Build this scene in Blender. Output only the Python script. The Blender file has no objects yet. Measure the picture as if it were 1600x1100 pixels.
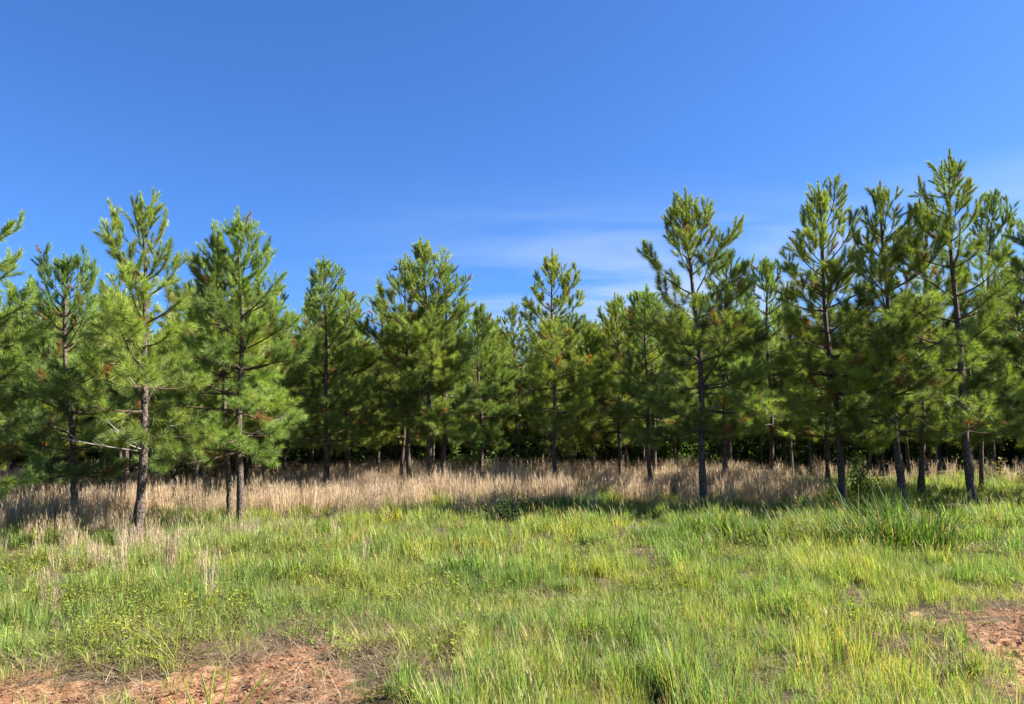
import bpy, math, random
import numpy as np
from mathutils import Vector

# ------------------------------------------------------------------ scene, camera, world, sun
S = bpy.context.scene
COL = S.collection
R = math.radians
EYE = 1.62
PITCH = R(6.6)
FPX = 1209.0                      # focal length in pixels of the 1600 px wide photograph

cam_d = bpy.data.cameras.new('camera')
cam_d.sensor_width = 36.0
cam_d.lens = 36.0 * FPX / 1600.0
cam_d.clip_end = 5000
cam = bpy.data.objects.new('camera', cam_d)
COL.objects.link(cam)
cam.location = (0, 0, EYE)
cam.rotation_euler = (R(90) + PITCH, 0, 0)
S.camera = cam

SUN_EL, SUN_AZ = R(40), R(88)      # azimuth clockwise from the view direction (+Y): the sun stands to the right
sun_d = bpy.data.lights.new('sun', 'SUN')
sun_d.energy = 5.0
sun_d.angle = R(0.53)
sun_d.color = (1.0, 0.95, 0.85)
sun = bpy.data.objects.new('sun', sun_d)
COL.objects.link(sun)
sdir = Vector((math.sin(SUN_AZ) * math.cos(SUN_EL), math.cos(SUN_AZ) * math.cos(SUN_EL), math.sin(SUN_EL)))
sun.rotation_euler = sdir.to_track_quat('Z', 'Y').to_euler()
sun.location = (30, 0, 30)

W = bpy.data.worlds.new('World')
S.world = W
W.use_nodes = True
nt = W.node_tree
nt.nodes.clear()
L = nt.links.new
def nd(t, kind, **kw):
    n = t.nodes.new(kind)
    for k, v in kw.items():
        setattr(n, k, v)
    return n
wout = nd(nt, 'ShaderNodeOutputWorld')
bg = nd(nt, 'ShaderNodeBackground')
bg.inputs['Strength'].default_value = 0.052
sky = nd(nt, 'ShaderNodeTexSky', sky_type='NISHITA', sun_disc=False)
sky.sun_elevation = SUN_EL
sky.sun_rotation = SUN_AZ
sky.altitude = 150
sky.air_density = 1.0
sky.dust_density = 0.9
sky.ozone_density = 2.5
hs = nd(nt, 'ShaderNodeHueSaturation')
hs.inputs['Saturation'].default_value = 1.0
hs.inputs['Value'].default_value = 1.0
tone = nd(nt, 'ShaderNodeMixRGB', blend_type='MULTIPLY')
tone.inputs['Fac'].default_value = 1.0
tone.inputs['Color2'].default_value = (0.34, 0.615, 1.05, 1)
L(sky.outputs[0], tone.inputs['Color1'])
L(tone.outputs[0], hs.inputs['Color'])
# thin high cirrus, laid out on a flat cloud layer seen in perspective
tc = nd(nt, 'ShaderNodeTexCoord')
sep = nd(nt, 'ShaderNodeSeparateXYZ')
L(tc.outputs['Generated'], sep.inputs[0])
def mth(t, op, a, b=None, clamp=False):
    n = nd(t, 'ShaderNodeMath', operation=op, use_clamp=clamp)
    for i, v in enumerate((a, b)):
        if v is None:
            continue
        if isinstance(v, (int, float)):
            n.inputs[i].default_value = v
        else:
            t.links.new(v, n.inputs[i])
    return n.outputs[0]
zc = mth(nt, 'MAXIMUM', sep.outputs[2], 0.03)
cx_ = mth(nt, 'DIVIDE', sep.outputs[0], zc)
cy_ = mth(nt, 'DIVIDE', sep.outputs[1], zc)
comb = nd(nt, 'ShaderNodeCombineXYZ')
L(mth(nt, 'MULTIPLY', cx_, 0.55), comb.inputs[0])
L(mth(nt, 'MULTIPLY', cy_, 1.15), comb.inputs[1])
no1 = nd(nt, 'ShaderNodeTexNoise')
no1.inputs['Scale'].default_value = 1.0
no1.inputs['Detail'].default_value = 7
no1.inputs['Roughness'].default_value = 0.55
no1.inputs['Distortion'].default_value = 0.6
L(comb.outputs[0], no1.inputs['Vector'])
mr = nd(nt, 'ShaderNodeMapRange')
mr.inputs['From Min'].default_value = 0.36
mr.inputs['From Max'].default_value = 0.60
L(no1.outputs['Fac'], mr.inputs['Value'])
# the veil lies far off: it thins out overhead
mr2 = nd(nt, 'ShaderNodeMapRange', interpolation_type='SMOOTHSTEP')
mr2.inputs['From Min'].default_value = 0.35
mr2.inputs['From Max'].default_value = 0.17
L(sep.outputs[2], mr2.inputs['Value'])
mr3 = nd(nt, 'ShaderNodeMapRange', interpolation_type='SMOOTHSTEP')
mr3.inputs['From Min'].default_value = -0.35
mr3.inputs['From Max'].default_value = 0.30
L(sep.outputs[0], mr3.inputs['Value'])
cf = mth(nt, 'MULTIPLY', mth(nt, 'MULTIPLY', mr.outputs[0], mr2.outputs[0]), mr3.outputs[0])
cf = mth(nt, 'MULTIPLY', cf, 0.78)
mixc = nd(nt, 'ShaderNodeMixRGB')
mixc.inputs['Color2'].default_value = (3.2, 3.95, 4.8, 1)
L(cf, mixc.inputs['Fac'])
L(hs.outputs[0], mixc.inputs['Color1'])
L(mixc.outputs[0], bg.inputs['Color'])
L(bg.outputs[0], wout.inputs[0])

S.view_settings.view_transform = 'Standard'
S.view_settings.look = 'None'
S.view_settings.exposure = 2.0
S.view_settings.gamma = 1.0
S.view_settings.use_curve_mapping = False
S.cycles.max_bounces = 8
S.cycles.transparent_max_bounces = 8
S.cycles.diffuse_bounces = 4
S.cycles.transmission_bounces = 4

# ------------------------------------------------------------------ helpers
def vnoise(x, y, seed=0):
    x = np.asarray(x, float); y = np.asarray(y, float)
    xi = np.floor(x).astype(np.int64); yi = np.floor(y).astype(np.int64)
    fx = x - xi; fy = y - yi
    fx = fx * fx * (3 - 2 * fx); fy = fy * fy * (3 - 2 * fy)
    def h(a, b):
        n = (a * 374761393 + b * 668265263 + seed * 974711) & 0xFFFFFFFF
        n = ((n ^ (n >> 13)) * 1274126177) & 0xFFFFFFFF
        return ((n ^ (n >> 16)) & 0xFFFF) / 65535.0
    return (h(xi, yi) * (1 - fx) + h(xi + 1, yi) * fx) * (1 - fy) + (h(xi, yi + 1) * (1 - fx) + h(xi + 1, yi + 1) * fx) * fy
def fbm(x, y, seed=0, o=4):
    s = 0; a = 0.5; t = 0
    for i in range(o):
        s = s + a * vnoise(x * 2 ** i, y * 2 ** i, seed + i * 17); t += a; a *= 0.5
    return s / t
def sstep(a, b, x):
    t = np.clip((np.asarray(x, float) - a) / (b - a), 0, 1)
    return t * t * (3 - 2 * t)

def ground_z(x, y):
    x = np.asarray(x, float); y = np.asarray(y, float)
    xs = 20 * np.tanh(x / 20.0)
    yc = np.clip(y, -6, 42)
    z = 0.0265 * xs - 0.0265 * yc - 0.00037 * xs * xs - 0.0005 * xs * yc + 0.00092 * yc * yc
    z = z + 0.010 * np.clip(y - 42, 0, 400)
    z = z - 0.26 * np.exp(-((x + 7.6) / 4.0) ** 2 - ((y - 18.5) / 3.5) ** 2) - 0.14 * np.exp(-((x - 5) / 3.0) ** 2 - ((y - 20.5) / 3.5) ** 2)
    z = z + (fbm(x * 0.45, y * 0.45, 5) - 0.5) * 0.22 + (fbm(x * 1.9, y * 1.9, 9, 3) - 0.5) * 0.09
    return z

def ray(px, py):
    u = (px - 800) / FPX; v = (550 - py) / FPX
    return np.array([u, math.cos(PITCH) - v * math.sin(PITCH), math.sin(PITCH) + v * math.cos(PITCH)])
def spot(px, d):
    """ground position d metres out in the direction of image column px"""
    r = ray(px, 760); return px_x(px, d), d
def px_x(px, d):
    return (px - 800) / FPX * d / 1.0 * (1 / ray(px, 760)[1])
def z_at(px_y, d):
    r = ray(800, px_y); return EYE + d * r[2] / r[1]
def x_at(px, py, d):
    r = ray(px, py); return d * r[0] / r[1]

def mesh(name, V, F, mats, colors=None, midx=None, smooth=False):
    """V (n,3); F list of (k,3) or (k,4) index arrays"""
    me = bpy.data.meshes.new(name)
    V = np.ascontiguousarray(V, np.float32)
    if not isinstance(F, list):
        F = [F]
    F = [np.asarray(f, np.int32) for f in F if len(f)]
    me.vertices.add(len(V)); me.vertices.foreach_set('co', V.ravel())
    tot = sum(f.size for f in F); nf = sum(len(f) for f in F)
    me.loops.add(tot); me.loops.foreach_set('vertex_index', np.concatenate([f.ravel() for f in F]))
    sizes = np.concatenate([np.full(len(f), f.shape[1], np.int32) for f in F])
    starts = np.concatenate([[0], np.cumsum(sizes)[:-1]]).astype(np.int32)
    me.polygons.add(nf); me.polygons.foreach_set('loop_start', starts); me.polygons.foreach_set('loop_total', sizes)
    if not isinstance(mats, (list, tuple)):
        mats = [mats]
    for m in mats:
        me.materials.append(m)
    if midx is not None:
        me.polygons.foreach_set('material_index', np.asarray(midx, np.int32))
    me.polygons.foreach_set('use_smooth', np.full(nf, bool(smooth)))
    if colors is not None:
        a = me.attributes.new('tint', 'FLOAT_COLOR', 'POINT')
        c = np.ones((len(V), 4), np.float32); c[:, :3] = colors
        a.data.foreach_set('color', c.ravel())
    me.update()
    return me
def obj(name, me, parent=None, loc=None):
    o = bpy.data.objects.new(name, me); COL.objects.link(o)
    if parent is not None:
        o.parent = parent
    if loc is not None:
        o.location = loc
    return o
def tag(o, label=None, cat=None, group=None, kind=None):
    for k, v in (('label', label), ('category', cat), ('group', group), ('kind', kind)):
        if v:
            o[k] = v
    return o

def tube(P, rad, sides=6, cap=True):
    P = np.asarray(P, float); n = len(P); rad = np.broadcast_to(rad, (n,))
    T = np.gradient(P, axis=0); T /= np.linalg.norm(T, axis=1)[:, None] + 1e-9
    ref = np.array([1.0, 0, 0]) if abs(T[0][0]) < 0.8 else np.array([0, 1.0, 0])
    A = np.cross(T, ref); A /= np.linalg.norm(A, axis=1)[:, None]
    B = np.cross(T, A)
    ang = np.arange(sides) * 2 * np.pi / sides
    V = P[:, None] + rad[:, None, None] * (np.cos(ang)[None, :, None] * A[:, None] + np.sin(ang)[None, :, None] * B[:, None])
    V = V.reshape(-1, 3)
    i = np.arange(n - 1)[:, None] * sides; k = np.arange(sides)[None]; k2 = (k + 1) % sides
    F = np.stack([i + k, i + k2, i + sides + k2, i + sides + k], -1).reshape(-1, 4)
    return V, F
class MB:
    def __init__(s):
        s.V = []; s.F3 = []; s.F4 = []; s.C = []; s.n = 0
    def add(s, V, F, c=None):
        F = np.asarray(F)
        (s.F3 if F.shape[1] == 3 else s.F4).append(F + s.n)
        s.V.append(V); s.n += len(V)
        s.C.append(np.broadcast_to(np.array(c if c is not None else (1, 1, 1), float), (len(V), 3)))
    def mesh(s, name, mats, smooth=False, colors=True):
        F = []
        if s.F3: F.append(np.concatenate(s.F3))
        if s.F4: F.append(np.concatenate(s.F4))
        return mesh(name, np.concatenate(s.V), F, mats, np.concatenate(s.C) if colors else None, None, smooth)

# ------------------------------------------------------------------ materials
def newmat(name):
    m = bpy.data.materials.new(name); m.use_nodes = True
    t = m.node_tree; t.nodes.clear()
    return m, t, nd(t, 'ShaderNodeOutputMaterial')
def ramp(t, fac, stops):
    n = nd(t, 'ShaderNodeValToRGB'); t.links.new(fac, n.inputs[0])
    e = n.color_ramp.elements
    while len(e) < len(stops):
        e.new(0.5)
    for k, (p, c) in enumerate(stops):
        e[k].position = p; e[k].color = (*c, 1)
    return n.outputs[0]
def leaf_mat(name, trans=0.4, rough=0.45, spec=0.35, rand=None, patch=None, through=(1.15, 1.25, 0.6)):
    """tint attribute x per-instance tone x patches a metre or two across; lets light through"""
    m, t, out = newmat(name)
    at = nd(t, 'ShaderNodeAttribute', attribute_name='tint')
    col = at.outputs['Color']
    if rand:
        oi = nd(t, 'ShaderNodeObjectInfo')
        c2 = ramp(t, oi.outputs['Random'], rand)
        mx = nd(t, 'ShaderNodeMixRGB', blend_type='MULTIPLY'); mx.inputs[0].default_value = 1
        t.links.new(col, mx.inputs[1]); t.links.new(c2, mx.inputs[2]); col = mx.outputs[0]
    if patch:
        g = nd(t, 'ShaderNodeNewGeometry')
        n = nd(t, 'ShaderNodeTexNoise'); n.inputs['Scale'].default_value = patch[0]; n.inputs['Detail'].default_value = 3
        t.links.new(g.outputs['Position'], n.inputs['Vector'])
        c3 = ramp(t, n.outputs['Fac'], patch[1])
        mx = nd(t, 'ShaderNodeMixRGB', blend_type='MULTIPLY'); mx.inputs[0].default_value = 1
        t.links.new(col, mx.inputs[1]); t.links.new(c3, mx.inputs[2]); col = mx.outputs[0]
    p = nd(t, 'ShaderNodeBsdfPrincipled')
    p.inputs['Roughness'].default_value = rough
    p.inputs['Specular IOR Level'].default_value = spec
    t.links.new(col, p.inputs['Base Color'])
    tr = nd(t, 'ShaderNodeBsdfTranslucent')
    mx = nd(t, 'ShaderNodeMixRGB', blend_type='MULTIPLY'); mx.inputs[0].default_value = 1
    mx.inputs[2].default_value = (*through, 1)
    t.links.new(col, mx.inputs[1]); t.links.new(mx.outputs[0], tr.inputs['Color'])
    ms = nd(t, 'ShaderNodeMixShader'); ms.inputs[0].default_value = trans
    t.links.new(p.outputs[0], ms.inputs[1]); t.links.new(tr.outputs[0], ms.inputs[2])
    t.links.new(ms.outputs[0], out.inputs[0])
    return m

M_NEEDLE = leaf_mat('pine_needles', 0.30, 0.5, 0.22, rand=[(0, (.88, .92, .95)), (1, (1.1, 1.06, 1.0))])
GPATCH = [(0.32, (0.60, 0.78, 0.72)), (0.5, (1, 1, 1)), (0.68, (1.34, 1.12, 0.92))]
M_GRASS = leaf_mat('green_grass_blades', 0.45, 0.5, 0.22, rand=[(0, (.72, .85, .75)), (.5, (1, 1, 1)), (1, (1.25, 1.08, .95))], patch=(0.55, GPATCH))
M_TAN = leaf_mat('dry_grass_straw', 0.40, 0.6, 0.2, through=(1.05, 1.0, 0.95), rand=[(0, (.70, .66, .62)), (1, (1.12, 1.08, 1.02))], patch=(0.5, [(0.3, (.75, .74, .74)), (.7, (1.12, 1.08, 1.0))]))
M_WEED = leaf_mat('weed_leaves', 0.42, 0.55, 0.2, rand=[(0, (.8, .9, .8)), (1, (1.3, 1.15, .95))], patch=(0.7, [(.35, (.85, .92, .85)), (.65, (1.3, 1.12, .92))]))
M_LITTER = leaf_mat('dead_straw_litter', 0.15, 0.8, 0.1, through=(1, 1, 1), rand=[(0, (.55, .5, .48)), (1, (1.15, 1.1, 1.05))])
M_SHRUB = leaf_mat('broad_leaves', 0.40, 0.6, 0.15, rand=[(0, (.8, .9, .9)), (1, (1.15, 1.08, 1))])

def bark_mat(name, dark, mid, light, scale=1.0):
    m, t, out = newmat(name)
    tcn = nd(t, 'ShaderNodeTexCoord')
    mp = nd(t, 'ShaderNodeMapping'); mp.inputs['Scale'].default_value = (26 * scale, 26 * scale, 9 * scale)
    t.links.new(tcn.outputs['Object'], mp.inputs[0])
    v = nd(t, 'ShaderNodeTexVoronoi', feature='DISTANCE_TO_EDGE'); v.inputs['Scale'].default_value = 1
    n = nd(t, 'ShaderNodeTexNoise'); n.inputs['Scale'].default_value = 1.3; n.inputs['Detail'].default_value = 5
    t.links.new(mp.outputs[0], n.inputs['Vector'])
    mx0 = nd(t, 'ShaderNodeMixRGB'); mx0.inputs[0].default_value = 0.22
    t.links.new(mp.outputs[0], mx0.inputs[1]); t.links.new(n.outputs['Color'], mx0.inputs[2])
    t.links.new(mp.outputs[0], v.inputs['Vector'])
    c = ramp(t, n.outputs['Fac'], [(.3, mid), (.7, light)])
    e = nd(t, 'ShaderNodeMapRange'); e.inputs['From Max'].default_value = 0.16
    t.links.new(v.outputs['Distance'], e.inputs['Value'])
    mx = nd(t, 'ShaderNodeMixRGB'); mx.inputs[1].default_value = (*dark, 1)
    t.links.new(e.outputs[0], mx.inputs[0]); t.links.new(c, mx.inputs[2])
    b = nd(t, 'ShaderNodeBump'); b.inputs['Strength'].default_value = 0.8; b.inputs['Distance'].default_value = 0.02
    ad = mth(t, 'ADD', e.outputs[0], n.outputs['Fac'])
    t.links.new(ad, b.inputs['Height'])
    p = nd(t, 'ShaderNodeBsdfPrincipled'); p.inputs['Roughness'].default_value = 0.9; p.inputs['Specular IOR Level'].default_value = 0.2
    t.links.new(mx.outputs[0], p.inputs['Base Color']); t.links.new(b.outputs[0], p.inputs['Normal'])
    t.links.new(p.outputs[0], out.inputs[0])
    return m
M_BARK = bark_mat('pine_bark', (.028, .021, .017), (.088, .064, .050), (.20, .155, .125))
M_TWIG = bark_mat('twig_bark', (.05, .03, .02), (.10, .062, .042), (.17, .115, .08), 1.6)
M_DEAD = bark_mat('bare_dead_wood', (.20, .17, .14), (.36, .31, .27), (.5, .45, .4), 1.6)

# ------------------------------------------------------------------ where things grow (plan-view fields)
def bare(x, y):
    """0..1 how bare the red soil lies"""
    w = (fbm(x * 1.3, y * 1.3, 31) - 0.5) * 1.6 + (fbm(x * 4, y * 4, 33, 3) - 0.5) * 1.9
    def ell(cx, cy, rx, ry):
        return 1.25 - np.sqrt(((x - cx) / rx) ** 2 + ((y - cy) / ry) ** 2)
    e = np.maximum(ell(-2.0, 4.55, 1.03, 2.5), ell(5.45, 6.3, 2.0, 2.1))
    e = np.maximum(e, ell(-3.7, 4.5, 2.2, 1.45) + 0.35)
    e = np.maximum(e, 0.9 - np.abs(y - 1.5) / 1.8)              # the bare track the camera stands on
    return np.clip(e * 1.7 + w * 0.6, 0, 1)
def thin(x, y):
    """short, thin, littered sward (1) between the tall stands (0)"""
    def ell(cx, cy, rx, ry):
        return 1.2 - np.sqrt(((x - cx) / rx) ** 2 + ((y - cy) / ry) ** 2)
    e = np.maximum(ell(-2.2, 7.4, 2.3, 1.7), ell(-0.6, 8.7, 2.6, 1.3))
    e = np.maximum(e, ell(-2.0, 5.6, 1.6, 1.2))
    e = np.maximum(e, ell(5.6, 7.0, 2.4, 1.7))
    e = np.maximum(e, ell(7.5, 10.5, 2.2, 2.4) - 0.1)
    e = np.maximum(e, ell(3.9, 4.9, 1.5, 1.2) - 0.05)
    return np.clip(e * 1.3 + (fbm(x * 0.9, y * 0.9, 41) - 0.5) * 1.2, 0, 1)
def fringe(x, y):
    b = bare(x, y)
    e = np.sqrt(((x + 2.1) / 1.7) ** 2 + ((y - 6.6) / 1.6) ** 2)
    e2 = np.sqrt(((x - 5.6) / 1.75) ** 2 + ((y - 6.9) / 1.6) ** 2)
    f = np.maximum(1.25 - e, 1.2 - e2) + (fbm(x * 1.7, y * 1.7, 45) - .5) * 1.1
    return np.clip(np.maximum(sstep(0, .7, f) * .85, sstep(.05, .5, b)), 0, 1)
def edge_line(x):
    return np.interp(x, [-14, -9, -6.5, -3.5, 0, 3, 6.5, 9, 10.5, 14], [16.6, 17.2, 20.4, 20.6, 20.4, 20.4, 21.2, 21.4, 25, 26])
def tan_field(x, y):
    e = y - edge_line(x)
    t = sstep(-0.8, 1.8, e + (fbm(x * 0.5, y * 0.5, 51) - 0.5) * 3.5)
    t *= 1 - 0.93 * sstep(8.2, 10.2, x)
    t *= 0.12 + 1.0 * sstep(0.38, 0.54, fbm(x * 0.9, y * 0.6, 57))
    return np.clip(t, 0, 1)

# ------------------------------------------------------------------ ground
def spaced(lo, hi, near_lo, near_hi, step):
    a = list(np.arange(near_lo, near_hi + 1e-6, step))
    s = step; v = near_hi
    while v < hi:
        s *= 1.16; v += s; a.append(v)
    s = step; v = near_lo; b = []
    while v > lo:
        s *= 1.16; v -= s; b.append(v)
    return np.array(b[::-1] + a)
gx = spaced(-1500, 1500, -9, 11, 0.10)
gy = spaced(-1500, 2500, 2, 14, 0.10)
GX, GY = np.meshgrid(gx, gy)
GZ = ground_z(GX, GY)
BZ = bare(GX, GY)
near = (np.abs(GX) < 14) & (GY > 0) & (GY < 18)
GZ = GZ - np.where(near, 0.07 * BZ, 0) + np.where(near, (fbm(GX * 6, GY * 6, 61, 3) - 0.5) * 0.06, 0)
nx, ny = len(gx), len(gy)
idx = np.arange(nx * ny).reshape(ny, nx)
Q = np.stack([idx[:-1, :-1], idx[:-1, 1:], idx[1:, 1:], idx[1:, :-1]], -1).reshape(-1, 4)
qb = (BZ[:-1, :-1] + BZ[1:, 1:] + BZ[1:, :-1] + BZ[:-1, 1:]).reshape(-1) / 4
GV = np.stack([GX, GY, GZ], -1).reshape(-1, 3)

m, t, out = newmat('soil_and_litter')
at = nd(t, 'ShaderNodeAttribute', attribute_name='tint')
g = nd(t, 'ShaderNodeNewGeometry')
n1 = nd(t, 'ShaderNodeTexNoise'); n1.inputs['Scale'].default_value = 9; n1.inputs['Detail'].default_value = 9; n1.inputs['Roughness'].default_value = 0.7
n2 = nd(t, 'ShaderNodeTexNoise'); n2.inputs['Scale'].default_value = 70; n2.inputs['Detail'].default_value = 5; n2.inputs['Roughness'].default_value = 0.7
n3 = nd(t, 'ShaderNodeTexNoise'); n3.inputs['Scale'].default_value = 1.7; n3.inputs['Detail'].default_value = 4
for n in (n1, n2, n3):
    t.links.new(g.outputs['Position'], n.inputs['Vector'])
soil = ramp(t, n1.outputs['Fac'], [(.32, (.10, .048, .026)), (.47, (.235, .112, .055)), (.57, (.37, .20, .105)), (.70, (.50, .335, .20))])
lit = ramp(t, n1.outputs['Fac'], [(.3, (.045, .034, .020)), (.55, (.10, .078, .042)), (.75, (.19, .15, .095))])
sepc = nd(t, 'ShaderNodeSeparateColor'); t.links.new(at.outputs['Color'], sepc.inputs[0])
fac = mth(t, 'ADD', sepc.outputs[0], mth(t, 'MULTIPLY', mth(t, 'SUBTRACT', n1.outputs['Fac'], 0.5), 0.9))
fr = nd(t, 'ShaderNodeMapRange', interpolation_type='SMOOTHSTEP'); fr.inputs['From Min'].default_value = 0.35; fr.inputs['From Max'].default_value = 0.7
t.links.new(fac, fr.inputs['Value'])
mx = nd(t, 'ShaderNodeMixRGB'); t.links.new(fr.outputs[0], mx.inputs[0]); t.links.new(lit, mx.inputs[1]); t.links.new(soil, mx.inputs[2])
gr = ramp(t, n2.outputs['Fac'], [(.3, (.55, .55, .55)), (.55, (1, 1, 1)), (.75, (1.35, 1.3, 1.25))])
mx2 = nd(t, 'ShaderNodeMixRGB', blend_type='MULTIPLY'); mx2.inputs[0].default_value = 1
t.links.new(mx.outputs[0], mx2.inputs[1]); t.links.new(gr, mx2.inputs[2])
b = nd(t, 'ShaderNodeBump'); b.inputs['Strength'].default_value = 0.9; b.inputs['Distance'].default_value = 0.03
t.links.new(mth(t, 'ADD', n1.outputs['Fac'], mth(t, 'MULTIPLY', n2.outputs['Fac'], 0.4)), b.inputs['Height'])
p = nd(t, 'ShaderNodeBsdfPrincipled'); p.inputs['Roughness'].default_value = 0.95; p.inputs['Specular IOR Level'].default_value = 0.15
t.links.new(mx2.outputs[0], p.inputs['Base Color']); t.links.new(b.outputs[0], p.inputs['Normal']); t.links.new(p.outputs[0], out.inputs[0])
M_SOIL = m
gc = np.repeat(np.clip(BZ, 0, 1).reshape(-1, 1), 3, 1)
cen = GV[Q].mean(1)
is_bare = (qb > 0.5) & (np.abs(cen[:, 0]) < 14) & (cen[:, 1] > -3) & (cen[:, 1] < 12)
def sub(q):
    u, inv = np.unique(q, return_inverse=True)
    return GV[u], inv.reshape(q.shape), gc[u]
v_, f_, c_ = sub(Q[~is_bare]); tag(obj('ground', mesh('ground', v_, f_, M_SOIL, c_, None, True)), kind='structure')
v_, f_, c_ = sub(Q[is_bare]); tag(obj('bare_soil', mesh('bare_soil', v_, f_, M_SOIL, c_, None, True)), kind='structure')

# ------------------------------------------------------------------ pines
UP = np.array([0, 0, 1.0])
def nrm(v):
    return v / (np.linalg.norm(v, axis=-1, keepdims=True) + 1e-9)

def needles(shoots, rng, per_m, width, length=0.185):
    """shoots: list of (p0, p1, tone, young) needle-bearing stretches -> V, F, colours"""
    P0 = np.array([s[0] for s in shoots]); P1 = np.array([s[1] for s in shoots])
    sprd = np.array([s[3] if len(s) > 3 else 1.0 for s in shoots]); tone = np.array([s[2] for s in shoots]); Ls = np.linalg.norm(P1 - P0, axis=1)
    cnt = np.maximum((Ls * per_m).astype(int), 12)
    si = np.repeat(np.arange(len(shoots)), cnt); N = len(si)
    u = rng.random(N) ** 0.85
    ax = nrm(P1 - P0)[si]
    rnd = nrm(rng.normal(size=(N, 3)))
    rad = nrm(rnd - ax * (rnd * ax).sum(1, keepdims=True))
    th = np.radians((58 - 38 * u) * sprd[si] + rng.normal(0, 8, N))
    d = nrm(ax * np.cos(th)[:, None] + rad * np.sin(th)[:, None])
    ln = length * (0.75 + 0.45 * rng.random(N)) * (0.85 + 0.25 * (1 - u)) * (0.55 + 0.45 * sprd[si])
    base = P0[si] + (P1 - P0)[si] * u[:, None]
    tip = base + d * ln[:, None] + np.array([0, 0, -0.10]) * (ln * rng.random(N))[:, None]
    side = nrm(np.cross(d, nrm(rng.normal(size=(N, 3))))) * (width * 0.5)
    mid = base * 0.5 + tip * 0.5
    V = np.stack([base - side * 0.7, base + side * 0.7, tip], 1)
    V[:, 2] += side * 0.0
    V = V.reshape(-1, 3)
    F = np.arange(N * 3).reshape(-1, 3)
    yng = np.array([0.292, 0.375, 0.076]); old = np.array([0.108, 0.150, 0.038]); brn = np.array([0.27, 0.14, 0.05])
    k = np.clip(tone[si] + rng.normal(0, 0.18, N) + (u - 0.5) * 0.3, 0, 1)[:, None]
    c = old * (1 - k) + yng * k
    bmask = tone[si] < -0.5
    c[bmask] = brn * (0.7 + 0.6 * rng.random((bmask.sum(), 1)))
    stray = rng.random(N) < 0.025
    c[stray] = brn
    c *= (0.8 + 0.4 * rng.random((N, 1)))
    return V, F, np.repeat(c, 3, 0)

def grow(p, az, e0, e1, Ln, n, rng, wob=0.10):
    P = [np.array(p, float)]; st = Ln / (n - 1); a = az
    for i in range(n - 1):
        s = i / (n - 2) if n > 2 else 1
        e = e0 + (e1 - e0) * s ** 1.3
        a += rng.normal(0, wob)
        P.append(P[-1] + st * np.array([math.cos(e) * math.cos(a), math.cos(e) * math.sin(a), math.sin(e)]))
    return np.array(P)

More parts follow.
